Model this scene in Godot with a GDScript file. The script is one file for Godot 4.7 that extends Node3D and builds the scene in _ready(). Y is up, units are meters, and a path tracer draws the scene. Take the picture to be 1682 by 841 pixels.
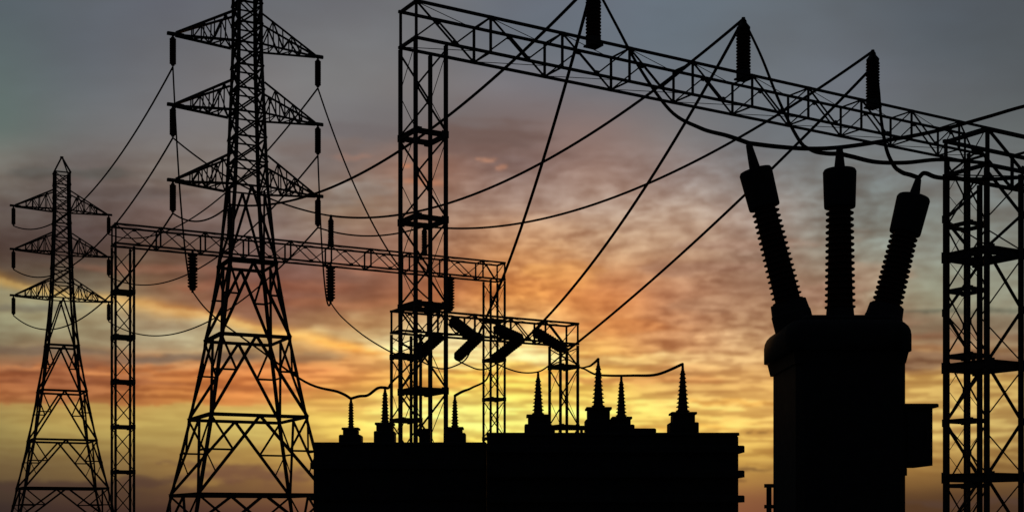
extends Node3D
# An open-air electrical substation in silhouette against a sunset sky. Metres, y up, the camera looks along -z.

var M := {}          # materials
var SHAPE := {}      # meshes shared by alike pieces
var used := {}

# ---------------------------------------------------------------- sky
# Colours of the evening sky (sRGB bytes), rows from high to low, columns from left to right of the sunset.
const SKY_X := [0, 140, 280, 420, 560, 700, 840, 980, 1120, 1260, 1400, 1540, 1682]
const SKY_Y := [0, 70, 140, 210, 280, 350, 420, 490, 560, 620, 690, 760, 840]
const SKY_ROWS := [
	[[88,98,104],[95,101,108],[98,100,108],[105,107,112],[108,109,114],[112,114,118],[106,112,122],[105,113,124],[102,112,122],[101,109,117],[95,102,109],[84,90,97],[80,85,90]],
	[[92,104,106],[97,103,110],[104,105,110],[112,112,115],[118,118,120],[115,115,118],[108,113,121],[105,112,121],[103,112,121],[104,111,118],[100,106,113],[87,93,99],[83,88,92]],
	[[95,108,106],[102,107,111],[112,111,114],[122,118,118],[122,120,120],[122,117,117],[122,118,122],[115,116,122],[110,115,122],[110,116,122],[107,111,118],[98,103,108],[87,91,94]],
	[[98,110,104],[110,111,111],[120,116,116],[125,120,118],[118,112,112],[118,108,106],[122,104,100],[140,120,115],[125,120,120],[110,113,117],[110,114,118],[103,108,110],[98,102,102]],
	[[120,116,108],[108,98,94],[124,112,104],[130,118,112],[128,110,102],[150,112,95],[130,104,96],[155,125,112],[150,132,125],[125,120,118],[116,117,115],[117,120,120],[110,113,112]],
	[[98,86,79],[94,80,75],[115,95,88],[130,112,104],[146,120,100],[150,118,100],[172,138,118],[190,162,142],[185,158,138],[162,142,130],[126,124,116],[126,127,119],[118,119,113]],
	[[84,67,58],[86,69,61],[104,79,65],[122,96,88],[140,105,90],[160,112,85],[205,145,95],[200,152,112],[182,142,112],[150,118,98],[146,138,122],[141,142,129],[130,130,118]],
	[[148,138,106],[160,150,116],[150,112,82],[140,92,72],[146,97,70],[172,108,70],[212,136,72],[216,138,82],[190,132,95],[165,124,95],[150,120,95],[152,147,122],[148,144,122]],
	[[138,126,98],[150,132,100],[178,160,124],[188,162,114],[205,160,100],[238,212,150],[245,208,138],[230,165,95],[206,144,94],[200,154,108],[150,108,78],[150,112,82],[138,112,86]],
	[[165,98,58],[160,96,60],[195,120,65],[215,130,70],[215,140,75],[238,180,90],[248,202,90],[235,185,90],[218,164,94],[216,162,94],[198,150,84],[202,160,90],[190,152,88]],
	[[158,134,78],[185,155,85],[195,165,90],[215,185,100],[235,195,95],[248,228,124],[246,232,120],[250,222,110],[246,205,104],[238,190,102],[218,174,95],[205,168,94],[190,156,90]],
	[[112,90,58],[128,102,62],[150,116,66],[172,134,72],[210,165,80],[235,190,80],[240,195,80],[225,175,75],[205,155,72],[198,152,75],[170,128,66],[158,118,62],[140,106,60]],
	[[60,46,41],[68,48,41],[73,50,41],[98,64,48],[122,78,52],[150,95,60],[155,100,60],[150,95,60],[140,88,58],[130,82,55],[92,62,40],[84,58,38],[78,56,42]],
]
# Single clouds: centre x, y, half width, half height, colour, density
const WISPS := [
	[60, 506, 100, 6, [122, 114, 96], 0.7], [300, 590, 135, 11, [112, 92, 78], 0.75], [40, 574, 120, 10, [118, 98, 80], 0.75], [480, 585, 90, 9, [128, 104, 82], 0.5],
	[290, 761, 38, 3, [120, 88, 60], 0.7], [345, 766, 60, 3, [125, 88, 60], 0.6], [405, 782, 90, 15, [108, 72, 58], 0.7], [60, 800, 160, 12, [76, 56, 48], 0.6], [230, 792, 60, 8, [84, 60, 50], 0.6],
	[1600, 512, 150, 4, [98, 96, 80], 0.7], [1600, 536, 150, 11, [128, 112, 88], 0.6], [1540, 560, 120, 8, [150, 128, 98], 0.5], [1560, 592, 140, 16, [118, 86, 66], 0.7],
	[1235, 775, 60, 4, [112, 78, 46], 0.7], [1225, 789, 26, 3, [115, 78, 48], 0.6], [1600, 826, 120, 6, [86, 64, 54], 0.6],
	[120, 284, 95, 13, [92, 89, 84], 0.75], [330, 292, 120, 10, [114, 103, 96], 0.5], [215, 318, 90, 12, [98, 86, 82], 0.6], [60, 340, 90, 10, [96, 84, 80], 0.6], [240, 382, 150, 12, [96, 79, 75], 0.5],
	[797, 262, 22, 4, [208, 146, 112], 0.8], [672, 268, 20, 5, [206, 130, 92], 0.8], [832, 276, 14, 3, [196, 140, 112], 0.7], [590, 256, 34, 6, [158, 120, 104], 0.6], [700, 300, 40, 5, [186, 122, 90], 0.6],
	[790, 228, 110, 26, [110, 87, 80], 0.75], [850, 252, 110, 14, [122, 96, 88], 0.6], [600, 215, 70, 16, [112, 104, 104], 0.6], [520, 240, 80, 14, [122, 106, 100], 0.6],
	[600, 312, 60, 16, [152, 142, 134], 0.6], [505, 330, 70, 14, [146, 132, 122], 0.5], [470, 380, 90, 12, [150, 130, 116], 0.4],
	[1000, 592, 150, 10, [246, 206, 128], 0.65], [560, 548, 90, 12, [222, 194, 138], 0.55], [690, 572, 100, 22, [240, 222, 164], 0.8], [820, 584, 100, 20, [248, 224, 154], 0.8],
	[1050, 625, 140, 8, [206, 136, 76], 0.6], [1190, 586, 90, 10, [234, 188, 126], 0.6], [1000, 540, 120, 14, [206, 124, 66], 0.5], [920, 450, 60, 22, [238, 166, 86], 0.35],
	[700, 632, 120, 5, [205, 138, 62], 0.6], [860, 612, 90, 4, [222, 150, 66], 0.6], [1180, 660, 120, 5, [216, 152, 70], 0.6], [1090, 702, 100, 4, [214, 150, 66], 0.6], [1240, 712, 60, 2, [150, 110, 60], 0.7],
	[1170, 440, 110, 12, [160, 118, 96], 0.5], [1190, 500, 90, 14, [168, 124, 94], 0.5], [1250, 400, 120, 9, [168, 132, 112], 0.5], [1080, 372, 120, 9, [176, 142, 118], 0.5], [1430, 450, 70, 20, [172, 136, 110], 0.5], [1340, 480, 60, 20, [158, 116, 94], 0.5],
	[420, 640, 140, 5, [188, 112, 62], 0.6], [120, 628, 160, 6, [150, 88, 56], 0.6], [300, 612, 160, 3, [222, 140, 78], 0.6], [150, 604, 150, 3, [200, 124, 72], 0.6], [480, 606, 100, 4, [226, 142, 80], 0.6], [560, 668, 110, 5, [214, 160, 84], 0.5],
	[250, 440, 130, 9, [156, 100, 78], 0.4], [430, 470, 140, 10, [168, 106, 78], 0.45], [600, 440, 110, 9, [172, 112, 86], 0.4], [560, 500, 120, 9, [176, 112, 76], 0.4],
]
var warp_noise := FastNoiseLite.new()
var streak_noise := FastNoiseLite.new()
var puff_noise := FastNoiseLite.new()

func spline(a: float, b: float, c: float, d: float, t: float) -> float:
	return b + 0.5 * t * (c - a + t * (2.0 * a - 5.0 * b + 4.0 * c - d + t * (3.0 * (b - c) + d - a)))

func slot(axis: Array, v: float) -> Vector2:
	var n := axis.size() - 2
	for i in axis.size() - 1:
		if v < axis[i + 1]:
			n = i
			break
	return Vector2(n, clampf((v - axis[n]) / float(axis[n + 1] - axis[n]), 0.0, 1.0))

func sky_table(x: float, y: float) -> Vector3:
	var sx := slot(SKY_X, x)
	var sy := slot(SKY_Y, y)
	var cols := []
	for j in 4:
		var row: Array = SKY_ROWS[clampi(int(sy.x) - 1 + j, 0, SKY_Y.size() - 1)]
		var c := Vector3.ZERO
		for k in 3:
			var q := []
			for i in 4:
				q.append(float(row[clampi(int(sx.x) - 1 + i, 0, SKY_X.size() - 1)][k]))
			c[k] = spline(q[0], q[1], q[2], q[3], sx.y)
		cols.append(c)
	var out := Vector3.ZERO
	for k in 3:
		out[k] = spline(cols[0][k], cols[1][k], cols[2][k], cols[3][k], sy.y)
	return out

func crisp(y: float, edge: float, reach: float, hard: float) -> float:
	# gathers the change of colour round a cloud's edge
	var d := y - edge
	if absf(d) >= reach:
		return y
	return edge + signf(d) * reach * lerpf(absf(d) / reach, pow(absf(d) / reach, 0.3), hard)

func sky_color(az: float, el: float) -> Color:
	var a := clampf(az, -0.75, 0.75)
	var x := 841.0 + a * 2250.0
	var y := 850.0 - minf(tan(minf(el, 1.2)) / cos(clampf(a, -0.5, 0.5)), 4.0) * 2200.0
	var nx := x + (az - a) * 2250.0
	var low := clampf((y - 150.0) / 400.0, 0.0, 1.0)
	var ny := maxf(y, -1500.0)
	var w1 := warp_noise.get_noise_2d(nx * 0.55, ny * 1.1)
	var w2 := warp_noise.get_noise_2d(nx * 0.4 + 900.0, ny * 1.6 + 300.0)
	var w3 := puff_noise.get_noise_2d(nx * 0.7, ny * 1.9)
	var near_left := 1.0 - smoothstep(560.0, 760.0, x)
	var near_right := smoothstep(1380.0, 1500.0, x)
	var yy := y + (16.0 * w2 + 9.0 * w3) * clampf((y - 120.0) / 120.0, 0.0, 1.0)
	yy = crisp(yy, 452.0 + 0.19 * clampf(x, -200.0, 700.0), 34.0, near_left * 0.9)
	yy = crisp(yy, 658.0, 38.0, 1.0 - smoothstep(380.0, 560.0, x))
	yy = crisp(yy, 616.0, 40.0, near_right)
	yy = crisp(yy, 788.0, 34.0, (1.0 - smoothstep(300.0, 700.0, x)) * 0.8)
	var c := sky_table(clampf(x + 45.0 * w1 * low, 0.0, 1682.0), clampf(yy, 0.0, 840.0))
	# single clouds with torn edges
	var tx := 26.0 * w1 + 30.0 * puff_noise.get_noise_2d(nx * 1.1 + 300.0, ny * 2.0)
	var ty := 9.0 * puff_noise.get_noise_2d(nx * 1.3, ny * 2.6 + 700.0)
	for v in WISPS:
		var dx: float = (x + tx - v[0]) / v[2]
		if absf(dx) > 1.6:
			continue
		var dy: float = (y + ty - v[1]) / v[3]
		if absf(dy) > 3.0:
			continue
		var f := exp(-dx * dx * dx * dx * 0.8 - dy * dy)
		f = smoothstep(0.15, 0.85, f + 0.55 * streak_noise.get_noise_2d(nx * 0.9, ny * 5.5)) * float(v[5])
		c = c.lerp(Vector3(v[4][0], v[4][1], v[4][2]), f)
	# fine streaks near the horizon, ripples higher up
	var s1 := streak_noise.get_noise_2d(nx * 0.55, (y + 8.0 * w2) * 4.6)
	var s2 := streak_noise.get_noise_2d(nx * 1.1 + 500.0, (y + 10.0 * w1) * 11.0)
	var p := puff_noise.get_noise_2d(nx * 1.5, y * 3.4)
	var p2 := puff_noise.get_noise_2d(nx * 2.6 + 70.0 + 40.0 * w1, (y + 0.04 * nx) * 9.5)
	p2 = signf(p2) * sqrt(absf(p2)) * 0.55
	s2 = signf(s2) * sqrt(absf(s2)) * 0.6
	var strip := smoothstep(520.0, 620.0, y) * (1.0 - smoothstep(735.0, 800.0, y))
	var belly := smoothstep(200.0, 330.0, y) * (1.0 - smoothstep(560.0, 630.0, y))
	var ripples := smoothstep(560.0, 820.0, x) * (1.0 - smoothstep(1440.0, 1520.0, x))
	var patchy := smoothstep(-0.25, 0.35, puff_noise.get_noise_2d(nx * 0.45 + 40.0, y * 0.9 + 90.0)) * lerpf(0.45, 1.0, smoothstep(340.0, 430.0, y))
	var hair := streak_noise.get_noise_2d(nx * 2.2 + 90.0, (y + 0.10 * nx + 30.0 * w3) * 7.0)
	var left_strip := smoothstep(585.0, 605.0, y) * (1.0 - smoothstep(652.0, 662.0, y))
	var n := strip * (0.15 * s1 + 0.40 * s2) * lerpf(maxf(0.30, left_strip), 1.0, smoothstep(420.0, 700.0, x)) + belly * (0.15 * p + (0.26 * p2 * patchy + 0.16 * hair) * ripples + 0.10 * s2 + 0.08 * w3) + 0.05 * w1 * (1.0 - low) + 0.02 * w3
	c = Vector3(c.x * (1.0 + 0.75 * n), c.y * (1.0 + 1.05 * n), c.z * (1.0 + 1.2 * n))
	# a thin gilded hem along the left bank
	var hem := exp(-pow((y + 16.0 * w2 + 9.0 * w3 - 456.0 - 0.19 * x) / 11.0, 2.0)) * near_left
	c += Vector3(48, 24, -8) * hem
	# away from the sunset the dusk deepens
	var turn := smoothstep(0.42, 2.4, absf(az))
	c = c.lerp(Vector3(36, 39, 48), turn * 0.96)
	c = c.lerp(Vector3(54, 60, 72), smoothstep(0.36, 1.1, el) * 0.9)
	var srgb := Color(clampf(c.x, 0, 255) / 255.0, clampf(c.y, 0, 255) / 255.0, clampf(c.z, 0, 255) / 255.0)
	return srgb.srgb_to_linear()

func sky_image() -> Image:
	for n in [warp_noise, streak_noise, puff_noise]:
		n.noise_type = FastNoiseLite.TYPE_SIMPLEX_SMOOTH
		n.fractal_type = FastNoiseLite.FRACTAL_FBM
	warp_noise.seed = 5; warp_noise.frequency = 0.004; warp_noise.fractal_octaves = 4
	streak_noise.seed = 11; streak_noise.frequency = 0.0065; streak_noise.fractal_octaves = 4
	puff_noise.seed = 23; puff_noise.frequency = 0.0085; puff_noise.fractal_octaves = 5
	var W := 4096
	var H := 2048
	var coarse := Image.create(512, 256, false, Image.FORMAT_RGBF)
	for j in 256:
		var el := (0.5 - (j + 0.5) / 256.0) * PI
		for i in 512:
			coarse.set_pixel((i + 256) % 512, j, sky_color(((i + 0.5) / 512.0 - 0.5) * TAU, maxf(el, -0.02)))   # the panorama's first column faces -z
	coarse.resize(W, H, Image.INTERPOLATE_BILINEAR)
	for j in range(int(H * (0.5 - 0.165)), int(H * 0.502)):
		var el := (0.5 - (j + 0.5) / H) * PI
		for i in range(int(W * (0.5 - 0.085)), int(W * (0.5 + 0.085))):
			coarse.set_pixel((i + W / 2) % W, j, sky_color(((i + 0.5) / W - 0.5) * TAU, el))
	return coarse

# ---------------------------------------------------------------- shapes
func tri(st: SurfaceTool, a: Vector3, b: Vector3, c: Vector3):
	st.add_vertex(a); st.add_vertex(b); st.add_vertex(c)

func quad(st: SurfaceTool, a: Vector3, b: Vector3, c: Vector3, d: Vector3):
	tri(st, a, b, c); tri(st, a, c, d)

func start() -> SurfaceTool:
	var st := SurfaceTool.new()
	st.begin(Mesh.PRIMITIVE_TRIANGLES)
	st.set_smooth_group(-1)
	return st

func finish(st: SurfaceTool) -> ArrayMesh:
	st.generate_normals()
	return st.commit()

func extrude(poly: PackedVector2Array) -> ArrayMesh:
	# a section in x and z, running from y = 0 to y = 1
	var st := start()
	var n := poly.size()
	for i in n:
		var a := poly[i]
		var b := poly[(i + 1) % n]
		quad(st, Vector3(a.x, 0, a.y), Vector3(b.x, 0, b.y), Vector3(b.x, 1, b.y), Vector3(a.x, 1, a.y))
	var idx := Geometry2D.triangulate_polygon(poly)
	for k in range(0, idx.size(), 3):
		var p := poly[idx[k]]
		var q := poly[idx[k + 1]]
		var r := poly[idx[k + 2]]
		tri(st, Vector3(p.x, 1, p.y), Vector3(q.x, 1, q.y), Vector3(r.x, 1, r.y))
		tri(st, Vector3(p.x, 0, p.y), Vector3(r.x, 0, r.y), Vector3(q.x, 0, q.y))
	return finish(st)

func lathe(profile: Array, sides := 24) -> ArrayMesh:
	# profile: [radius, height] from bottom to top
	var st := SurfaceTool.new()
	st.begin(Mesh.PRIMITIVE_TRIANGLES)
	for k in profile.size() - 1:
		var p := Vector2(profile[k][0], profile[k][1])
		var q := Vector2(profile[k + 1][0], profile[k + 1][1])
		var s := (q - p).normalized()
		for i in sides:
			var a := TAU * i / sides
			var b := TAU * (i + 1) / sides
			var da := Vector3(cos(a), 0, sin(a))
			var db := Vector3(cos(b), 0, sin(b))
			var na := (da * s.y + Vector3.UP * -s.x).normalized()
			var nb := (db * s.y + Vector3.UP * -s.x).normalized()
			var v := [da * p.x + Vector3.UP * p.y, db * p.x + Vector3.UP * p.y, db * q.x + Vector3.UP * q.y, da * q.x + Vector3.UP * q.y]
			var m := [na, nb, nb, na]
			for t in ([0, 1, 2, 0, 2, 3] if p.x > 0.0001 and q.x > 0.0001 else ([0, 1, 2] if q.x > 0.0001 else [0, 1, 2])):
				if p.x <= 0.0001:
					t = [0, 2, 3][t]
				st.set_normal(m[t]); st.add_vertex(v[t])
	return st.commit()

func box_mesh(size: Vector3, bevel := 0.0) -> ArrayMesh:
	# a box standing on y = 0, its upright and top edges chamfered
	var x := size.x / 2.0
	var z := size.z / 2.0
	var st := start()
	var rings := [[0.0, 0.0], [size.y - bevel, 0.0], [size.y, bevel]] if bevel > 0 else [[0.0, 0.0], [size.y, 0.0]]
	var loops := []
	for r in rings:
		var ex: float = x - r[1]
		var ez: float = z - r[1]
		var c: float = bevel
		if bevel > 0:
			loops.append([Vector3(ex - c, r[0], ez), Vector3(ex, r[0], ez - c), Vector3(ex, r[0], -ez + c), Vector3(ex - c, r[0], -ez), Vector3(-ex + c, r[0], -ez), Vector3(-ex, r[0], -ez + c), Vector3(-ex, r[0], ez - c), Vector3(-ex + c, r[0], ez)])
		else:
			loops.append([Vector3(ex, r[0], ez), Vector3(ex, r[0], -ez), Vector3(-ex, r[0], -ez), Vector3(-ex, r[0], ez)])
	for k in loops.size() - 1:
		var n: int = loops[k].size()
		for i in n:
			quad(st, loops[k][i], loops[k + 1][i], loops[k + 1][(i + 1) % n], loops[k][(i + 1) % n])
	var top: Array = loops[-1]
	var bot: Array = loops[0]
	for i in range(1, top.size() - 1):
		tri(st, top[0], top[i + 1], top[i])
		tri(st, bot[0], bot[i], bot[i + 1])
	return finish(st)

func tube(points: Array, radius: float, sides := 7) -> ArrayMesh:
	var st := SurfaceTool.new()
	st.begin(Mesh.PRIMITIVE_TRIANGLES)
	var rings := []
	for i in points.size():
		var t: Vector3 = (points[mini(i + 1, points.size() - 1)] - points[maxi(i - 1, 0)]).normalized()
		var ref := Vector3.UP if absf(t.y) < 0.9 else Vector3.RIGHT
		var x := t.cross(ref).normalized()
		var y := x.cross(t)
		var ring := []
		for k in sides:
			var a := TAU * k / sides
			ring.append(x * cos(a) + y * sin(a))
		rings.append(ring)
	for i in points.size() - 1:
		for k in sides:
			var l := (k + 1) % sides
			var v := [[i, k], [i + 1, k], [i + 1, l], [i, k], [i + 1, l], [i, l]]
			for q in v:
				st.set_normal(rings[q[0]][q[1]])
				st.add_vertex(points[q[0]] + rings[q[0]][q[1]] * radius)
	for e in [0, points.size() - 1]:
		for k in sides:
			var t: Vector3 = (points[0] - points[1]).normalized() if e == 0 else (points[-1] - points[-2]).normalized()
			st.set_normal(t)
			for q in [points[e], points[e] + rings[e][k] * radius, points[e] + rings[e][(k + 1) % sides] * radius]:
				st.add_vertex(q)
	return st.commit()

# ---------------------------------------------------------------- nodes
func numbered(called: String) -> String:
	used[called] = used.get(called, -1) + 1
	return called if used[called] == 0 else "%s_%03d" % [called, used[called]]

func tag(o: Node, label: String, category: String, group := ""):
	o.set_meta("label", label)
	o.set_meta("category", category)
	if group:
		o.set_meta("group", group)

func thing(called: String, label: String, category: String, where := Vector3.ZERO, turn := 0.0, group := "") -> Node3D:
	var o := Node3D.new()
	o.name = numbered(called)
	add_child(o)
	o.position = where
	o.rotation.y = turn
	tag(o, label, category, group)
	return o

func part(parent: Node, called: String, mesh: Mesh, m: Material, xf := Transform3D.IDENTITY) -> MeshInstance3D:
	var o := MeshInstance3D.new()
	o.name = called
	o.mesh = mesh
	o.material_override = m
	o.transform = xf
	parent.add_child(o, true)
	return o

func bundle(parent: Node, called: String, xf := Transform3D.IDENTITY) -> Node3D:
	var o := Node3D.new()
	o.name = called
	o.transform = xf
	parent.add_child(o, true)
	return o

func along(a: Vector3, b: Vector3, wide: float, deep: float, facing := Vector3.ZERO) -> Transform3D:
	var y := b - a
	var f := facing
	if f == Vector3.ZERO or absf(f.normalized().dot(y.normalized())) > 0.98:
		f = Vector3.BACK if absf(y.normalized().z) < 0.9 else Vector3.RIGHT
	var x := y.cross(f).normalized()
	var z := x.cross(y).normalized()
	return Transform3D(Basis(x * wide, y, z * deep), a)

func angle_bar(parent: Node, called: String, a: Vector3, b: Vector3, w: float, facing := Vector3.ZERO, m: Material = null) -> MeshInstance3D:
	return part(parent, called, SHAPE.angle, m if m else M.steel, along(a, b, w, w, facing))

func channel_bar(parent: Node, called: String, a: Vector3, b: Vector3, tall: float, deep: float, facing: Vector3) -> MeshInstance3D:
	return part(parent, called, SHAPE.channel, M.steel, along(a, b, tall, deep, facing))

func rod(parent: Node, called: String, a: Vector3, b: Vector3, w: float) -> MeshInstance3D:
	return part(parent, called, SHAPE.rod, M.steel, along(a, b, w, w))

func plate(parent: Node, called: String, at: Vector3, size: float, facing: Vector3, wide := 0.0) -> MeshInstance3D:
	return part(parent, called, SHAPE.plate, M.steel, along(at - Vector3.UP * size / 2.0, at + Vector3.UP * size / 2.0, wide if wide > 0 else size, 0.014, facing))

# ---------------------------------------------------------------- lattice pylon
const PYLON := [[0.0, 6.8], [2.68, 5.7], [6.12, 4.3], [9.66, 3.1], [12.96, 2.15], [16.4, 1.6], [17.5, 1.5], [18.6, 1.42], [19.7, 1.36], [20.75, 1.27], [21.8, 1.2], [22.8, 1.15], [23.7, 1.14], [24.6, 1.13], [25.5, 1.12]]
const ARMS := [16.4, 19.7, 22.8]
const ARM_REACH := 3.3

func corner(level: int, k: int) -> Vector3:
	var s: float = PYLON[level][1] / 2.0
	return Vector3([-s, s, s, -s][k], PYLON[level][0], [s, s, -s, -s][k])

func pylon_leg(k: int) -> ArrayMesh:
	# an angle section that follows the splay of the body
	var st := start()
	var w := 0.145
	var t := 0.022
	var sx: float = [1, -1, -1, 1][k]
	var sz: float = [-1, -1, 1, 1][k]
	var prof := [Vector3(0, 0, 0), Vector3(w, 0, 0), Vector3(w, 0, t), Vector3(t, 0, t), Vector3(t, 0, w), Vector3(0, 0, w)]
	for l in PYLON.size() - 1:
		var a := corner(l, k)
		var b := corner(l + 1, k)
		for i in 6:
			var p: Vector3 = prof[i] * Vector3(sx, 1, sz)
			var q: Vector3 = prof[(i + 1) % 6] * Vector3(sx, 1, sz)
			quad(st, a + p, a + q, b + q, b + p)
	return finish(st)

func make_pylon(label: String) -> Node3D:
	var t := thing("lattice_pylon", label, "pylon", Vector3.ZERO, 0.0, "lattice pylons of the power line")
	for k in 4:
		var leg := part(t, "leg", pylon_leg(k), M.steel)
		part(leg, "footing", box_mesh(Vector3(1.0, 0.55, 1.0), 0.05), M.concrete, Transform3D(Basis(), corner(0, k) - Vector3(0, 0.4, 0)))
	for f in 4:
		var g := (f + 1) % 4
		var out := Vector3([0, 1, 0, -1][f], 0, [1, 0, -1, 0][f])
		for l in range(1, PYLON.size()):
			var w := 0.15 if l < 5 else 0.08
			angle_bar(t, "horizontal_strut", corner(l, f), corner(l, g), w, out)
		for l in 5:   # splayed lower body: an inverted V in every panel, stiffened by small struts
			var mid := (corner(l + 1, f) + corner(l + 1, g)) / 2.0
			for e in [[f, g], [g, f]]:
				var foot := corner(l, e[0])
				angle_bar(t, "diagonal_brace", mid, foot, 0.12 if l < 4 else 0.1, out)
				if l < 4:
					var node := mid.lerp(foot, 0.44)
					var on_leg := corner(l + 1, e[0]).lerp(foot, 0.44)
					angle_bar(t, "secondary_strut", node, on_leg, 0.085, out)
					angle_bar(t, "secondary_brace", corner(l + 1, e[0]), node, 0.085, out)
					if l < 2:
						angle_bar(t, "secondary_brace", on_leg, mid.lerp(foot, 0.72), 0.05, out)
		for l in range(5, PYLON.size() - 1):   # upright cage: crossed braces
			angle_bar(t, "cross_brace", corner(l, f), corner(l + 1, g), 0.075, out)
			angle_bar(t, "cross_brace", corner(l, g) - out * 0.06, corner(l + 1, f) - out * 0.06, 0.075, -out)
		angle_bar(t, "peak_bar", corner(PYLON.size() - 1, f), Vector3(0, 26.65, 0) + (corner(14, f) - Vector3(0, 25.5, 0)) * 0.05, 0.1, out)
	part(t, "peak_cap", box_mesh(Vector3(0.22, 0.12, 0.22), 0.02), M.steel, Transform3D(Basis(), Vector3(0, 26.62, 0)))
	for n in 3:
		var h: float = ARMS[n]
		var lev: int = [5, 8, 11][n]
		var s: float = PYLON[lev][1] / 2.0
		for side in [-1.0, 1.0]:
			var arm := bundle(t, "crossarm")
			var tip := Vector3(side * (ARM_REACH - 0.12), h, 0)
			for z in [-1.0, 1.0]:
				var low0 := Vector3(side * s, h, z * s)
				var high0 := Vector3(side * (s - 0.04), h + 1.42, z * (s - 0.04))
				var low1 := tip + Vector3(0, 0, z * 0.05)
				var high1 := tip + Vector3(0, 0.10, z * 0.05)
				angle_bar(arm, "bottom_chord", low0, low1, 0.1, Vector3.DOWN)
				angle_bar(arm, "top_chord", high0, high1, 0.1, Vector3.UP)
				var stops := [0.0, 0.2, 0.38, 0.55, 0.72]
				for i in range(1, 5):
					angle_bar(arm, "lacing_post", low0.lerp(low1, stops[i]), high0.lerp(high1, stops[i]), 0.06, Vector3(0, 0, z))
					if i % 2:
						angle_bar(arm, "lacing_bar", low0.lerp(low1, stops[i - 1]), high0.lerp(high1, stops[i]), 0.06, Vector3(0, 0, z))
					else:
						angle_bar(arm, "lacing_bar", high0.lerp(high1, stops[i - 1]), low0.lerp(low1, stops[i]), 0.06, Vector3(0, 0, z))
			for i in 4:
				var q: float = [0.2, 0.38, 0.55, 0.72][i]
				var z1 := lerpf(s, 0.05, q)
				var x1 := lerpf(side * s, tip.x, q)
				angle_bar(arm, "cross_strut", Vector3(x1, h, -z1), Vector3(x1, h, z1), 0.06, Vector3.DOWN)
				var q0: float = [0.0, 0.2, 0.38, 0.55][i]
				angle_bar(arm, "bottom_lacing", Vector3(lerpf(side * s, tip.x, q0), h, lerpf(s, 0.05, q0) * (1 if i % 2 else -1)), Vector3(x1, h, z1 * (-1 if i % 2 else 1)), 0.05, Vector3.DOWN)
			part(arm, "tip_bracket", box_mesh(Vector3(0.75, 0.14, 0.14), 0.02), M.steel, Transform3D(Basis(), Vector3(side * (ARM_REACH - 0.12), h - 0.02, 0)))
	return t

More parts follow.
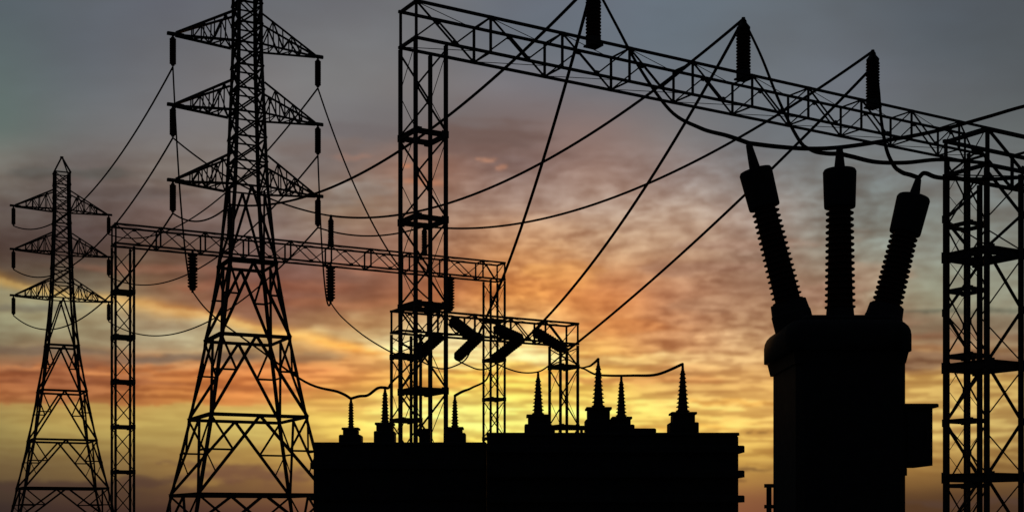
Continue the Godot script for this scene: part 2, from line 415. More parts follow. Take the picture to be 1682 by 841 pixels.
# ---------------------------------------------------------------- lattice gantry
func gantry(called: String, label: String, where: Vector3, turn: float, L: float, s: float, H: float, hb: float, panel: float, rings: Array, w: Dictionary, flip := false) -> Node3D:
	# two lattice columns that carry a box-truss beam; x runs along the beam, -z across it
	var t := thing(called, label, "gantry", where, turn, "lattice steel gantries of the substation")
	var base := H - hb
	for end in 2:
		var x0 := 0.0 if end == 0 else L - s
		var col := bundle(t, "column", Transform3D(Basis(), Vector3(x0, 0, 0)))
		var c := [Vector3(0, 0, 0), Vector3(s, 0, 0), Vector3(s, 0, -s), Vector3(0, 0, -s)]
		for k in 4:
			var inward: Vector3 = (Vector3(s / 2, 0, -s / 2) - c[k])
			var ax := Vector3(signf(inward.x), 0, 0)
			var az := Vector3(0, 0, signf(inward.z))
			# square hollow section, its outer corner on the column's corner
			part(col, "leg", SHAPE.box_section, M.steel, Transform3D(Basis(ax * w.leg, Vector3.UP * (base - 0.02), az * w.leg), c[k] + (ax + az) * w.leg * 0.5))
			part(col, "footing", box_mesh(Vector3(0.5, 0.45, 0.5), 0.04), M.concrete, Transform3D(Basis(), c[k] - Vector3(0, 0.3, 0)))
		var stops: Array = [base - 0.05] + rings
		for i in stops.size():
			var y: float = stops[i]
			var tall: float = w.ring if i > 0 else w.chord
			for f in 4:
				var out := Vector3([0, 1, 0, -1][f], 0, [1, 0, -1, 0][f])
				if i > 0:
					var up := Vector3.UP * y
					channel_bar(col, "batten", c[f] + up - out * 0.03, c[(f + 1) % 4] + up - out * 0.03, tall, 0.05, out)
			for k in 4:
				if i > 0:
					plate(col, "gusset", c[k] + Vector3(0, y, 0.012 if k < 2 else -0.012) + Vector3(0.08 if k in [0, 3] else -0.08, 0, 0), tall * 1.35, Vector3(0, 0, 1 if k < 2 else -1), 0.17)
			var bottom: float = stops[i + 1] if i + 1 < stops.size() else 0.1
			var top := y - 0.06
			bottom += 0.06
			var mid := (top + bottom) / 2.0
			if top - bottom < 0.5:
				continue
			for f in [0, 2]:
				# opposite faces are braced as < and >
				var left_node: bool = (f == 0) != flip
				var z: float = -w.leg * 0.15 if f == 0 else -s + w.leg * 0.15
				var out := Vector3(0, 0, 1 if f == 0 else -1)
				var xn := 0.05 if left_node else s - 0.05
				var xe := s - 0.05 if left_node else 0.05
				angle_bar(col, "diagonal_brace", Vector3(xe, top, z), Vector3(xn, mid, z), w.brace, out)
				angle_bar(col, "diagonal_brace", Vector3(xn, mid, z), Vector3(xe, bottom, z), w.brace, out)
				plate(col, "gusset", Vector3(xn, mid, 0.01 if f == 0 else -s - 0.01), w.leg * 1.7, out, w.leg * 1.2)
			for f in [1, 3]:
				var x := s - 0.02 if f == 1 else 0.02
				rod(col, "tie_rod", Vector3(x, top, -0.03), Vector3(x, mid, -s + 0.03), w.rod)
				rod(col, "tie_rod", Vector3(x, mid, -s + 0.03), Vector3(x, bottom, -0.03), w.rod)
	var beam := bundle(t, "beam", Transform3D(Basis(), Vector3(0, base, 0)))
	for z in [0.0, -s]:
		for y in [0.0, hb]:
			# square sections along the four edges
			var ay := Vector3.UP if y == 0.0 else Vector3.DOWN
			var az := Vector3(0, 0, -1 if z == 0.0 else 1)
			part(beam, "chord", SHAPE.box_section, M.steel, Transform3D(Basis(ay * w.chord, Vector3.RIGHT * L, az * w.chord), Vector3(0, y, z) + (ay + az) * w.chord * 0.5))
	var xs := [0.0]
	while xs[-1] + panel < L - 0.25 * panel:
		xs.append(xs[-1] + panel)
	xs[-1] = minf(xs[-1], L)
	if L - xs[-1] > 0.2:
		xs.append(L)
	for i in xs.size():
		var x: float = clampf(xs[i], 0.05, L - 0.05)
		for z in [-0.03, -s + 0.03]:
			part(beam, "upright", SHAPE.box_section, M.steel, along(Vector3(x, 0.02, z), Vector3(x, hb - 0.02, z), w.chord * 0.9, w.chord * 0.75, Vector3(0, 0, 1)))
			if i > 0 and i < xs.size() - 1:
				var front: bool = z > -s / 2
				plate(beam, "gusset", Vector3(x, hb - 0.07 if front else 0.07, 0.012 if front else -s - 0.012), w.chord * 2.0, Vector3(0, 0, 1 if front else -1))
		for y in [0.04, hb - 0.04]:
			angle_bar(beam, "cross_strut", Vector3(x, y, -0.02), Vector3(x, y, -s + 0.02), w.brace if i > 0 and i < xs.size() - 1 else w.chord, Vector3.UP)
		if i + 1 < xs.size():
			var x2: float = clampf(xs[i + 1], 0.05, L - 0.05)
			var xm := (x + x2) / 2.0
			# near face: V, far face: inverted V
			angle_bar(beam, "diagonal_brace", Vector3(x, hb - 0.04, -0.02), Vector3(xm, 0.04, -0.02), w.brace, Vector3.BACK)
			angle_bar(beam, "diagonal_brace", Vector3(xm, 0.04, -0.02), Vector3(x2, hb - 0.04, -0.02), w.brace, Vector3.BACK)
			angle_bar(beam, "diagonal_brace", Vector3(x, 0.04, -s + 0.02), Vector3(xm, hb - 0.04, -s + 0.02), w.brace, Vector3.FORWARD)
			angle_bar(beam, "diagonal_brace", Vector3(xm, hb - 0.04, -s + 0.02), Vector3(x2, 0.04, -s + 0.02), w.brace, Vector3.FORWARD)
			plate(beam, "gusset", Vector3(xm, 0.06, 0.012), w.chord * 1.7, Vector3.BACK)
			plate(beam, "gusset", Vector3(xm, hb - 0.06, -s - 0.012), w.chord * 1.7, Vector3.FORWARD)
			rod(beam, "tie_rod", Vector3(x, hb - 0.05, -0.03), Vector3(x2, hb - 0.05, -s + 0.03), w.rod)
			rod(beam, "tie_rod", Vector3(x, 0.05, -s + 0.03), Vector3(x2, 0.05, -0.03), w.rod)
	return t

# ---------------------------------------------------------------- insulators
func string_insulator(label: String, group: String, from: Vector3, to: Vector3, r: float, sheds: int, plain := false) -> Node3D:
	# sheds threaded between two end fittings; y runs from the fixed end to the live end
	var d := (to - from)
	var long := d.length()
	var t := thing("insulator_string", label, "insulator", from, 0.0, group)
	t.transform = Transform3D(Basis(along(Vector3.ZERO, d.normalized(), 1, 1).basis), from)
	var cap := 0.12
	part(t, "end_fitting", lathe([[0, -0.02], [0.05, -0.02], [0.05, 0.05], [r * 0.62, 0.07], [r * 0.62, cap], [0, cap]], 16), M.fitting)
	part(t, "end_fitting", lathe([[0, long - cap], [r * 0.62, long - cap], [r * 0.55, long - 0.06], [0.04, long - 0.05], [0.03, long], [0, long]], 16), M.fitting)
	var span := long - 2 * cap
	part(t, "core", lathe([[0, cap], [r * 0.66, cap], [r * 0.66, long - cap], [0, long - cap]], 18), M.porcelain)
	var pitch := span / sheds
	var fat := 0.92 if plain else 0.55
	var shed := lathe([[r * 0.6, 0], [r * 0.98, pitch * 0.04], [r, pitch * 0.12], [r if plain else r * 0.9, pitch * fat * 0.8], [r * 0.6, pitch * fat]], 20)
	for i in sheds:
		part(t, "shed", shed, M.porcelain, Transform3D(Basis(), Vector3(0, cap + pitch * (i + 0.1), 0)))
	return t

func post_insulator(label: String, group: String, at: Vector3, tall: float, r: float, sheds: int, turn: float) -> Node3D:
	var t := thing("post_insulator", label, "insulator", at, turn, group)
	part(t, "base_plate", box_mesh(Vector3(r * 1.9, 0.045, r * 1.9), 0.01), M.fitting)
	part(t, "base_cap", lathe([[0, 0.045], [r * 0.98, 0.045], [r * 0.98, 0.2], [r * 0.75, 0.23], [0, 0.23]], 20), M.fitting)
	var y0 := 0.22
	var y1 := tall - 0.3
	part(t, "core", lathe([[0, y0], [r * 0.8, y0], [r * 0.78, y1], [0, y1]], 20), M.porcelain)
	var pitch := (y1 - y0) / sheds
	var shed := lathe([[r * 0.7, 0], [r, pitch * 0.12], [r * 1.02, pitch * 0.26], [r * 0.76, pitch * 0.62], [r * 0.7, pitch * 0.62]], 20)
	for i in sheds:
		part(t, "shed", shed, M.porcelain, Transform3D(Basis(), Vector3(0, y0 + pitch * (i + 0.15), 0)))
	part(t, "top_cap", lathe([[0, y1], [r * 0.9, y1], [r * 0.95, y1 + 0.07], [r * 0.5, tall - 0.12], [r * 0.42, tall - 0.05], [0.04, tall], [0, tall]], 20), M.fitting)
	return t

# ---------------------------------------------------------------- wires
func sagging(a: Vector3, b: Vector3, sag: float, n := 36) -> Array:
	var out := []
	for i in n + 1:
		var q := float(i) / n
		out.append(a.lerp(b, q) - Vector3.UP * 4.0 * sag * q * (1.0 - q))
	return out

func eased(points: Array, n := 7) -> Array:
	var out := []
	for i in points.size() - 1:
		var p0: Vector3 = points[maxi(i - 1, 0)]
		var p3: Vector3 = points[mini(i + 2, points.size() - 1)]
		for k in n:
			out.append((points[i] as Vector3).cubic_interpolate(points[i + 1], p0, p3, float(k) / n))
	out.append(points[-1])
	return out

func wire(called: String, label: String, group: String, points: Array, radius: float, clamps := []):
	var o := part(self, numbered(called), tube(points, radius), M.cable)
	tag(o, label, "wire", group)
	for c in clamps:
		part(o, "clamp", SHAPE.clamp, M.fitting, Transform3D(Basis(), points[c]))

# ---------------------------------------------------------------- transformers
func small_bushing(parent: Node, at: Vector3, tall: float, r0: float, r1: float, sheds: int):
	var b := bundle(parent, "bushing", Transform3D(Basis(), at))
	part(b, "core", lathe([[0, 0], [r0 * 0.72, 0], [r1 * 0.7, tall * 0.86], [r1 * 0.5, tall * 0.87], [0, tall * 0.87]], 16), M.porcelain)
	for i in sheds:
		var q := (i + 0.35) / sheds
		var r := lerpf(r0, r1, q)
		var pitch := tall * 0.84 / sheds
		part(b, "shed", lathe([[r * 0.6, 0], [r, pitch * 0.1], [r, pitch * 0.22], [r * 0.65, pitch * 0.6]], 16), M.porcelain, Transform3D(Basis(), Vector3(0, pitch * i + pitch * 0.2, 0)))
	part(b, "terminal", lathe([[0, tall * 0.86], [r1 * 0.55, tall * 0.86], [r1 * 0.5, tall * 0.9], [0.024, tall * 0.92], [0.02, tall], [0, tall]], 12), M.fitting)

func turret(parent: Node, at: Vector3, wide: float, box_tall: float, foot_wide: float, foot_tall: float):
	# stepped box under a bushing: foot, box and an overhanging cover plate
	var t := bundle(parent, "turret", Transform3D(Basis(), at))
	part(t, "foot", box_mesh(Vector3(foot_wide, foot_tall + 0.3, foot_wide), 0.015), M.paint, Transform3D(Basis(), Vector3(0, -0.3, 0)))
	part(t, "box", box_mesh(Vector3(wide * 0.86, box_tall, wide * 0.86), 0.012), M.paint, Transform3D(Basis(), Vector3(0, foot_tall, 0)))
	part(t, "cover_plate", box_mesh(Vector3(wide, 0.04, wide), 0.008), M.paint, Transform3D(Basis(), Vector3(0, foot_tall + box_tall, 0)))

func tank(parent: Node, size: Vector3, bands: Array, out: float, side: float):
	part(parent, "plinth", box_mesh(Vector3(size.x + 0.5, 0.25, size.z + 0.5), 0.03), M.concrete)
	part(parent, "tank", box_mesh(Vector3(size.x, size.y - 0.25, size.z), 0.03), M.paint, Transform3D(Basis(), Vector3(0, 0.25, 0)))
	part(parent, "lid", box_mesh(Vector3(size.x + 0.02, 0.05, size.z + 0.06), 0.012), M.paint, Transform3D(Basis(), Vector3(0, size.y - 0.004, 0)))
	for y in bands:
		part(parent, "stiffener", box_mesh(Vector3(size.x + out - 0.01, 0.12, size.z + out * 2), 0.015), M.paint, Transform3D(Basis(), Vector3(side * (out / 2 + 0.005), y, 0)))

func big_bushing(parent: Node, foot: Vector3, neck: Vector3, cap_end: Vector3, tip: Vector3, sheds: int, fr: float):
	# porcelain between foot and neck, a fat cap above it, then the terminal stud
	var axis := (tip - foot)
	var b := bundle(parent, "bushing", Transform3D(along(Vector3.ZERO, axis.normalized(), 1, 1).basis, foot))
	var l0 := (neck - foot).length()
	var l1 := (cap_end - foot).length()
	var l2 := axis.length()
	part(b, "foot_flange", lathe([[0, -0.25], [fr, -0.25], [fr, 0.05], [fr * 0.96, 0.07], [fr * 0.9, 0.2], [0, 0.2]], 28), M.fitting)
	part(b, "core", lathe([[0, 0.1], [0.165, 0.1], [0.135, l0], [0, l0]], 28), M.porcelain)
	var pitch := (l0 - 0.22) / sheds
	for i in sheds:
		var r := lerpf(0.195, 0.175, float(i) / sheds)
		part(b, "shed", lathe([[0.12, 0], [r, pitch * 0.10], [r + 0.003, pitch * 0.26], [0.14, pitch * 0.55], [0.12, pitch * 0.55]], 28), M.porcelain, Transform3D(Basis(), Vector3(0, 0.2 + pitch * i, 0)))
	part(b, "cap", lathe([[0, l0 - 0.01], [0.196, l0 - 0.01], [0.2, l0 + 0.01], [0.213, l1 - 0.035], [0.198, l1 - 0.008], [0, l1]], 28), M.paint)
	part(b, "terminal_stud", lathe([[0, l1 - 0.02], [0.075, l1 - 0.02], [0.042, l2 - 0.03], [0.03, l2], [0, l2]], 16), M.fitting)

# ---------------------------------------------------------------- materials
func noise_texture(seed_: int, freq: float, dark: Color, light: Color, octaves := 5) -> NoiseTexture2D:
	var n := FastNoiseLite.new()
	n.seed = seed_
	n.frequency = freq
	n.fractal_octaves = octaves
	var g := Gradient.new()
	g.set_color(0, dark)
	g.set_color(1, light)
	var t := NoiseTexture2D.new()
	t.noise = n
	t.width = 512
	t.height = 512
	t.seamless = true
	t.color_ramp = g
	return t

func surface(seed_: int, dark: Color, light: Color, rough: float, scale_: float, freq := 0.02) -> StandardMaterial3D:
	var m := StandardMaterial3D.new()
	m.albedo_texture = noise_texture(seed_, freq, dark, light)
	m.uv1_triplanar = true
	m.uv1_world_triplanar = true
	m.uv1_scale = Vector3.ONE * scale_
	m.roughness = rough
	m.metallic_specular = 0.15
	return m

func lin(r: float, g: float, b: float) -> Color:
	return Color(r, g, b).linear_to_srgb()

# ---------------------------------------------------------------- the scene
func _ready():
	# camera: level, with the lens shifted upwards so that uprights stay upright
	var cam := Camera3D.new()
	cam.name = "camera"
	cam.projection = Camera3D.PROJECTION_FRUSTUM
	cam.near = 0.1
	cam.far = 4000.0
	cam.size = 0.1 * 841.0 / 2200.0
	cam.frustum_offset = Vector2(0, 0.1 * 429.5 / 2200.0)
	cam.position = Vector3(0, 1.7, 0)
	add_child(cam)
	cam.current = true
	var env := Environment.new()
	env.background_mode = Environment.BG_SKY
	var sky := Sky.new()
	var pan := PanoramaSkyMaterial.new()
	pan.panorama = ImageTexture.create_from_image(sky_image())
	sky.sky_material = pan
	env.sky = sky
	env.tonemap_mode = Environment.TONE_MAPPER_LINEAR
	env.tonemap_exposure = 1.0
	env.sdfgi_enabled = true
	env.ssao_enabled = true
	env.ssil_enabled = true
	var we := WorldEnvironment.new()
	we.name = "evening_sky"
	we.environment = env
	add_child(we)
	# the sun, low behind the clouds in the middle of the view
	var sun := DirectionalLight3D.new()
	sun.name = "sun"
	sun.light_color = Color(1.0, 0.72, 0.42)
	sun.light_energy = 0.15
	sun.light_angular_distance = 10.0
	sun.shadow_enabled = true
	add_child(sun)
	sun.look_at_from_position(Vector3(0.4, 1.0, -14.0), Vector3.ZERO)

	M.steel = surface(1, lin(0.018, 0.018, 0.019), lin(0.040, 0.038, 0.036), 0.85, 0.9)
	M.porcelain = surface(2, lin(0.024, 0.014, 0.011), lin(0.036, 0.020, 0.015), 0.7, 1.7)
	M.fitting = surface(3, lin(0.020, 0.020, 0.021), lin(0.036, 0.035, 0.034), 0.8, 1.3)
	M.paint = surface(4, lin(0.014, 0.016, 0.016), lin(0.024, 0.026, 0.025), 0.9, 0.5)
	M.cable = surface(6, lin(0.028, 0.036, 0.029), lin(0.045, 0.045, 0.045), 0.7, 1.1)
	M.concrete = surface(7, lin(0.16, 0.155, 0.145), lin(0.27, 0.26, 0.24), 0.95, 0.8)
	M.gravel = surface(8, lin(0.055, 0.050, 0.044), lin(0.14, 0.125, 0.11), 0.98, 0.7, 0.12)

	var k := 0.13
	SHAPE.angle = extrude(PackedVector2Array([Vector2(-0.5, -0.5), Vector2(0.5, -0.5), Vector2(0.5, -0.5 + k), Vector2(-0.5 + k, -0.5 + k), Vector2(-0.5 + k, 0.5), Vector2(-0.5, 0.5)]))
	SHAPE.channel = extrude(PackedVector2Array([Vector2(-0.5, -0.5), Vector2(0.5, -0.5), Vector2(0.5, 0.5), Vector2(0.42, 0.5), Vector2(0.42, -0.3), Vector2(-0.42, -0.3), Vector2(-0.42, 0.5), Vector2(-0.5, 0.5)]))
	var e := 0.09
	SHAPE.box_section = extrude(PackedVector2Array([Vector2(-0.5 + e, -0.5), Vector2(0.5 - e, -0.5), Vector2(0.5, -0.5 + e), Vector2(0.5, 0.5 - e), Vector2(0.5 - e, 0.5), Vector2(-0.5 + e, 0.5), Vector2(-0.5, 0.5 - e), Vector2(-0.5, -0.5 + e)]))
	var round_poly := PackedVector2Array()
	for i in 8:
		round_poly.append(Vector2(cos(TAU * i / 8), sin(TAU * i / 8)) * 0.5)
	SHAPE.rod = extrude(round_poly)
	SHAPE.plate = extrude(PackedVector2Array([Vector2(-0.5, -0.5), Vector2(0.5, -0.5), Vector2(0.5, 0.5), Vector2(-0.5, 0.5)]))
	SHAPE.clamp = lathe([[0, -0.05], [0.045, -0.04], [0.055, 0], [0.045, 0.04], [0, 0.05]], 10)

	# ---- ground: gravel yard, rising a little under the far pylon
	var gs := start()
	gs.set_smooth_group(0)
	var lines := []
	for i in 61:
		var q := (i - 30) / 30.0
		lines.append(signf(q) * (absf(q) * 120.0 + pow(absf(q), 5.0) * 1880.0))
	var rise := func(x: float, z: float) -> float:
		return 1.1 * exp(-(pow(x + 32.7, 2.0) + pow(z + 97.0, 2.0)) / 700.0) - 1.1 * exp(-(pow(-11.9 + 32.7, 2.0) + pow(-60.0 + 97.0, 2.0)) / 700.0) * 0.0
	for i in 60:
		for j in 60:
			var v := []
			for o in [[0, 0], [1, 0], [1, 1], [0, 1]]:
				var gx: float = lines[i + o[0]]
				var gz: float = lines[j + o[1]]
				v.append(Vector3(gx, rise.call(gx, gz), gz))
			quad(gs, v[0], v[1], v[2], v[3])
	var ground := part(self, "ground", finish(gs), M.gravel)
	ground.set_meta("kind", "structure")

	# ---- the two pylons of the line
	var turn := deg_to_rad(26.0)
	var p1 := Vector3(-11.89, 0, -60)
	var p2 := Vector3(-32.67, 1.1, -97)
	var pylon := make_pylon("tall lattice steel pylon whose peak is cut by the top edge")
	var pylon2: Node3D = pylon.duplicate()
	pylon2.name = numbered("lattice_pylon")
	add_child(pylon2)
	pylon2.set_meta("label", "small far lattice steel pylon at the left with its whole pointed peak showing")
	pylon.position = p1
	pylon.rotation.y = turn
	pylon2.position = p2
	pylon2.rotation.y = turn
	var ax := Vector3(cos(turn), 0, -sin(turn))
	var live := {}   # the free ends of the strings under the crossarms
	for n in 2:
		var which: String = ["tall nearer pylon", "small far pylon"][n]
		for a in 3:
			for s in [-1, 1]:
				var top: Vector3 = [p1, p2][n] + ax * ARM_REACH * s + Vector3.UP * (ARMS[a] - 0.04)
				var bottom := top - Vector3.UP * 1.36
				live[[n, a, s]] = bottom
				string_insulator("dark insulator hanging from the %s %s crossarm of the %s" % [["lowest", "middle", "topmost"][a], "left" if s < 0 else "right", which], "insulators under the pylon crossarms", top, bottom, 0.14, 12, true)

	# ---- gantries
	var heavy := {"leg": 0.08, "chord": 0.062, "brace": 0.034, "ring": 0.115, "rod": 0.018}
	var light := {"leg": 0.085, "chord": 0.07, "brace": 0.036, "ring": 0.13, "rod": 0.018}
	gantry("steel_gantry", "tallest lattice gantry, its long beam crossing the upper right of the sky", Vector3(-2.087, 0, -28.7), deg_to_rad(31), 18.28, 0.817, 12.83, 0.85, 1.9, [10.02, 8.17, 6.3, 4.45, 2.6, 0.75], heavy)
	gantry("steel_gantry", "far lattice gantry whose beam passes behind the tall pylon", Vector3(-15.16, 0, -51), deg_to_rad(28), 16.87, 0.78, 12.94, 0.81, 1.75, [10.35, 8.62, 6.9, 5.17, 3.44, 1.7], light)
	gantry("steel_gantry", "low lattice gantry in the middle carrying the slanting fat insulators", Vector3(-3.72, 0, -44.45), deg_to_rad(30), 7.09, 0.82, 8.68, 0.80, 1.42, [7.1, 4.95, 2.8, 0.7], light)
	gantry("steel_gantry", "near lattice gantry cut by the right edge, with the thickest legs", Vector3(7.82, 0, -22), deg_to_rad(31), 14.0, 0.93, 8.13, 0.65, 1.75, [6.12, 4.24, 2.37, 0.5], {"leg": 0.076, "chord": 0.06, "brace": 0.038, "ring": 0.14, "rod": 0.024}, true)
	var gu := func(o: Vector3, deg: float, x: float, across: float, y: float) -> Vector3:
		return o + Basis(Vector3.UP, deg_to_rad(deg)) * Vector3(x, 0, -across) + Vector3.UP * y
	var big := func(x, across, y): return gu.call(Vector3(-2.087, 0, -28.7), 31.0, x, across, y)
	var far := func(x, across, y): return gu.call(Vector3(-15.16, 0, -51), 28.0, x, across, y)
	var low := func(x, across, y): return gu.call(Vector3(-3.72, 0, -44.45), 30.0, x, across, y)
	var near := func(x, across, y): return gu.call(Vector3(7.82, 0, -22), 31.0, x, across, y)

	# ---- insulators on the gantries
	var tops := []
	for i in 3:
		var foot: Vector3 = big.call([4.98, 9.61, 14.2][i], 0.49, 12.84)
		post_insulator(["post insulator on the tallest gantry whose top is cut by the frame", "post insulator in the middle of the three on the tallest gantry", "post insulator on the tallest gantry nearest its right column"][i], "post insulators on the tallest gantry", foot, 1.55, 0.185, 13, deg_to_rad(31))
		tops.append(foot + Vector3.UP * 1.54)
	var stands := []
	for i in 3:
		var foot: Vector3 = far.call([4.6, 8.86, 13.11][i], 0.39, 12.95)
		post_insulator(["post insulator on the far gantry behind the tall pylon's left leg", "post insulator on the far gantry just right of the tall pylon", "post insulator on the far gantry seen through the tallest gantry's column"][i], "post insulators on the far gantry", foot, 1.26, 0.13, 11, deg_to_rad(28))
		stands.append(foot + Vector3.UP * 1.25)
	var hangs := []
	for i in 3:
		var top: Vector3 = far.call([3.0, 8.72, 14.17][i], 0.05, 12.12)
		var bottom := top - Vector3.UP * 1.58
		string_insulator(["ribbed insulator hanging under the far gantry left of the tall pylon", "ribbed insulator hanging under the far gantry right of the tall pylon", "ribbed insulator hanging under the far gantry beside the tallest gantry's column"][i], "insulators hanging under the far gantry", top, bottom, 0.2, 11)
		hangs.append(bottom)
	# strings pulled slantwise from the low gantry, one towards each side for every phase
	var pulls := {
		"b1": [low.call(1.96, 0.82, 8.0), Vector3(-3.41, 7.32, -47.2), "leftmost slanting insulator of the low gantry, behind the tall gantry's column"],
		"a1": [low.call(1.94, 0.0, 8.39), Vector3(-1.19, 7.59, -44.2), "second slanting insulator of the low gantry, falling to the right"],
		"b2": [low.call(3.51, 0.82, 8.1), Vector3(-2.03, 7.37, -48.0), "third slanting insulator of the low gantry, falling to the left"],
		"a2": [low.call(3.59, 0.0, 8.26), Vector3(0.39, 7.70, -45.5), "fourth slanting insulator of the low gantry, falling to the right"],
		"b3": [low.call(5.12, 0.82, 8.05), Vector3(-0.73, 7.40, -48.8), "fifth slanting insulator of the low gantry, falling to the left"],
		"a3": [low.call(5.16, 0.0, 8.26), Vector3(1.90, 7.46, -46.4), "rightmost slanting insulator of the low gantry, falling to the right"],
	}
	for q in pulls:
		string_insulator(pulls[q][2], "slanting insulators of the low gantry", pulls[q][0], pulls[q][1], 0.2, 12)

	# ---- line conductors between the pylons
	for a in 3:
		for s in [-1, 1]:
			wire("line_conductor", "thin line wire between the two pylons on the %s %s crossarms" % [["lowest", "middle", "topmost"][a], "left" if s < 0 else "right"], "line wires between the pylons", sagging(live[[1, a, s]], live[[0, a, s]], [2.65, 2.6, 2.5][a]), 0.04)
	# from the tallest gantry back to the far one, and on to the pylon
	for i in 3:
		wire("bus_conductor", ["long sagging wire from the cut-off post insulator to the tall pylon's left side", "long sagging wire from the middle post insulator to the far gantry", "long sagging wire from the right post insulator to the far gantry"][i], "long wires between the gantries", sagging(stands[i], tops[i], [1.58, 1.6, 1.56][i], 48), 0.041, [0, 48])
	wire("jumper_wire", "short slack wire from the lowest left pylon insulator behind the pylon leg", "pylon jumpers", sagging(live[[0, 0, -1]], stands[0], 0.5), 0.036)
	wire("jumper_wire", "wire falling from the middle left pylon insulator across the pylon body", "pylon jumpers", sagging(live[[0, 1, -1]], stands[1], 0.58), 0.036)
	wire("jumper_wire", "flat slack wire from the lowest right pylon insulator to the far gantry", "pylon jumpers", sagging(live[[0, 0, 1]], stands[2], 0.4), 0.036)
	# droppers to the hanging strings
	wire("dropper_wire", "wire dropping past the left crossarms to a hanging insulator", "pylon droppers", sagging(live[[0, 2, -1]], hangs[0], 1.95), 0.036, [36])
	wire("dropper_wire", "wire dropping past the right lowest crossarm to a hanging insulator", "pylon droppers", sagging(live[[0, 1, 1]], hangs[1], 2.2), 0.036, [36])
	wire("dropper_wire", "wire slanting from the topmost right crossarm towards the tallest gantry's column", "pylon droppers", sagging(live[[0, 2, 1]], hangs[2], 1.94), 0.036, [36])
	# from the posts down to the low gantry
	wire("down_wire", "steep straight wire from the cut-off post insulator down to the low gantry", "wires down to the low gantry", sagging(pulls.a1[1], tops[0], 0.75), 0.042, [0])
	wire("down_wire", "straight wire from the middle post insulator down to the low gantry", "wires down to the low gantry", sagging(pulls.a2[1], tops[1], 0.75), 0.042, [0])
	wire("down_wire", "straight wire from the right post insulator passing behind the leaning bushing", "wires down to the low gantry", sagging(pulls.a3[1], tops[2] - Vector3(0, 0.42, 0), 0.3), 0.042, [0])

	build_transformers(pulls, hangs, tops, near)

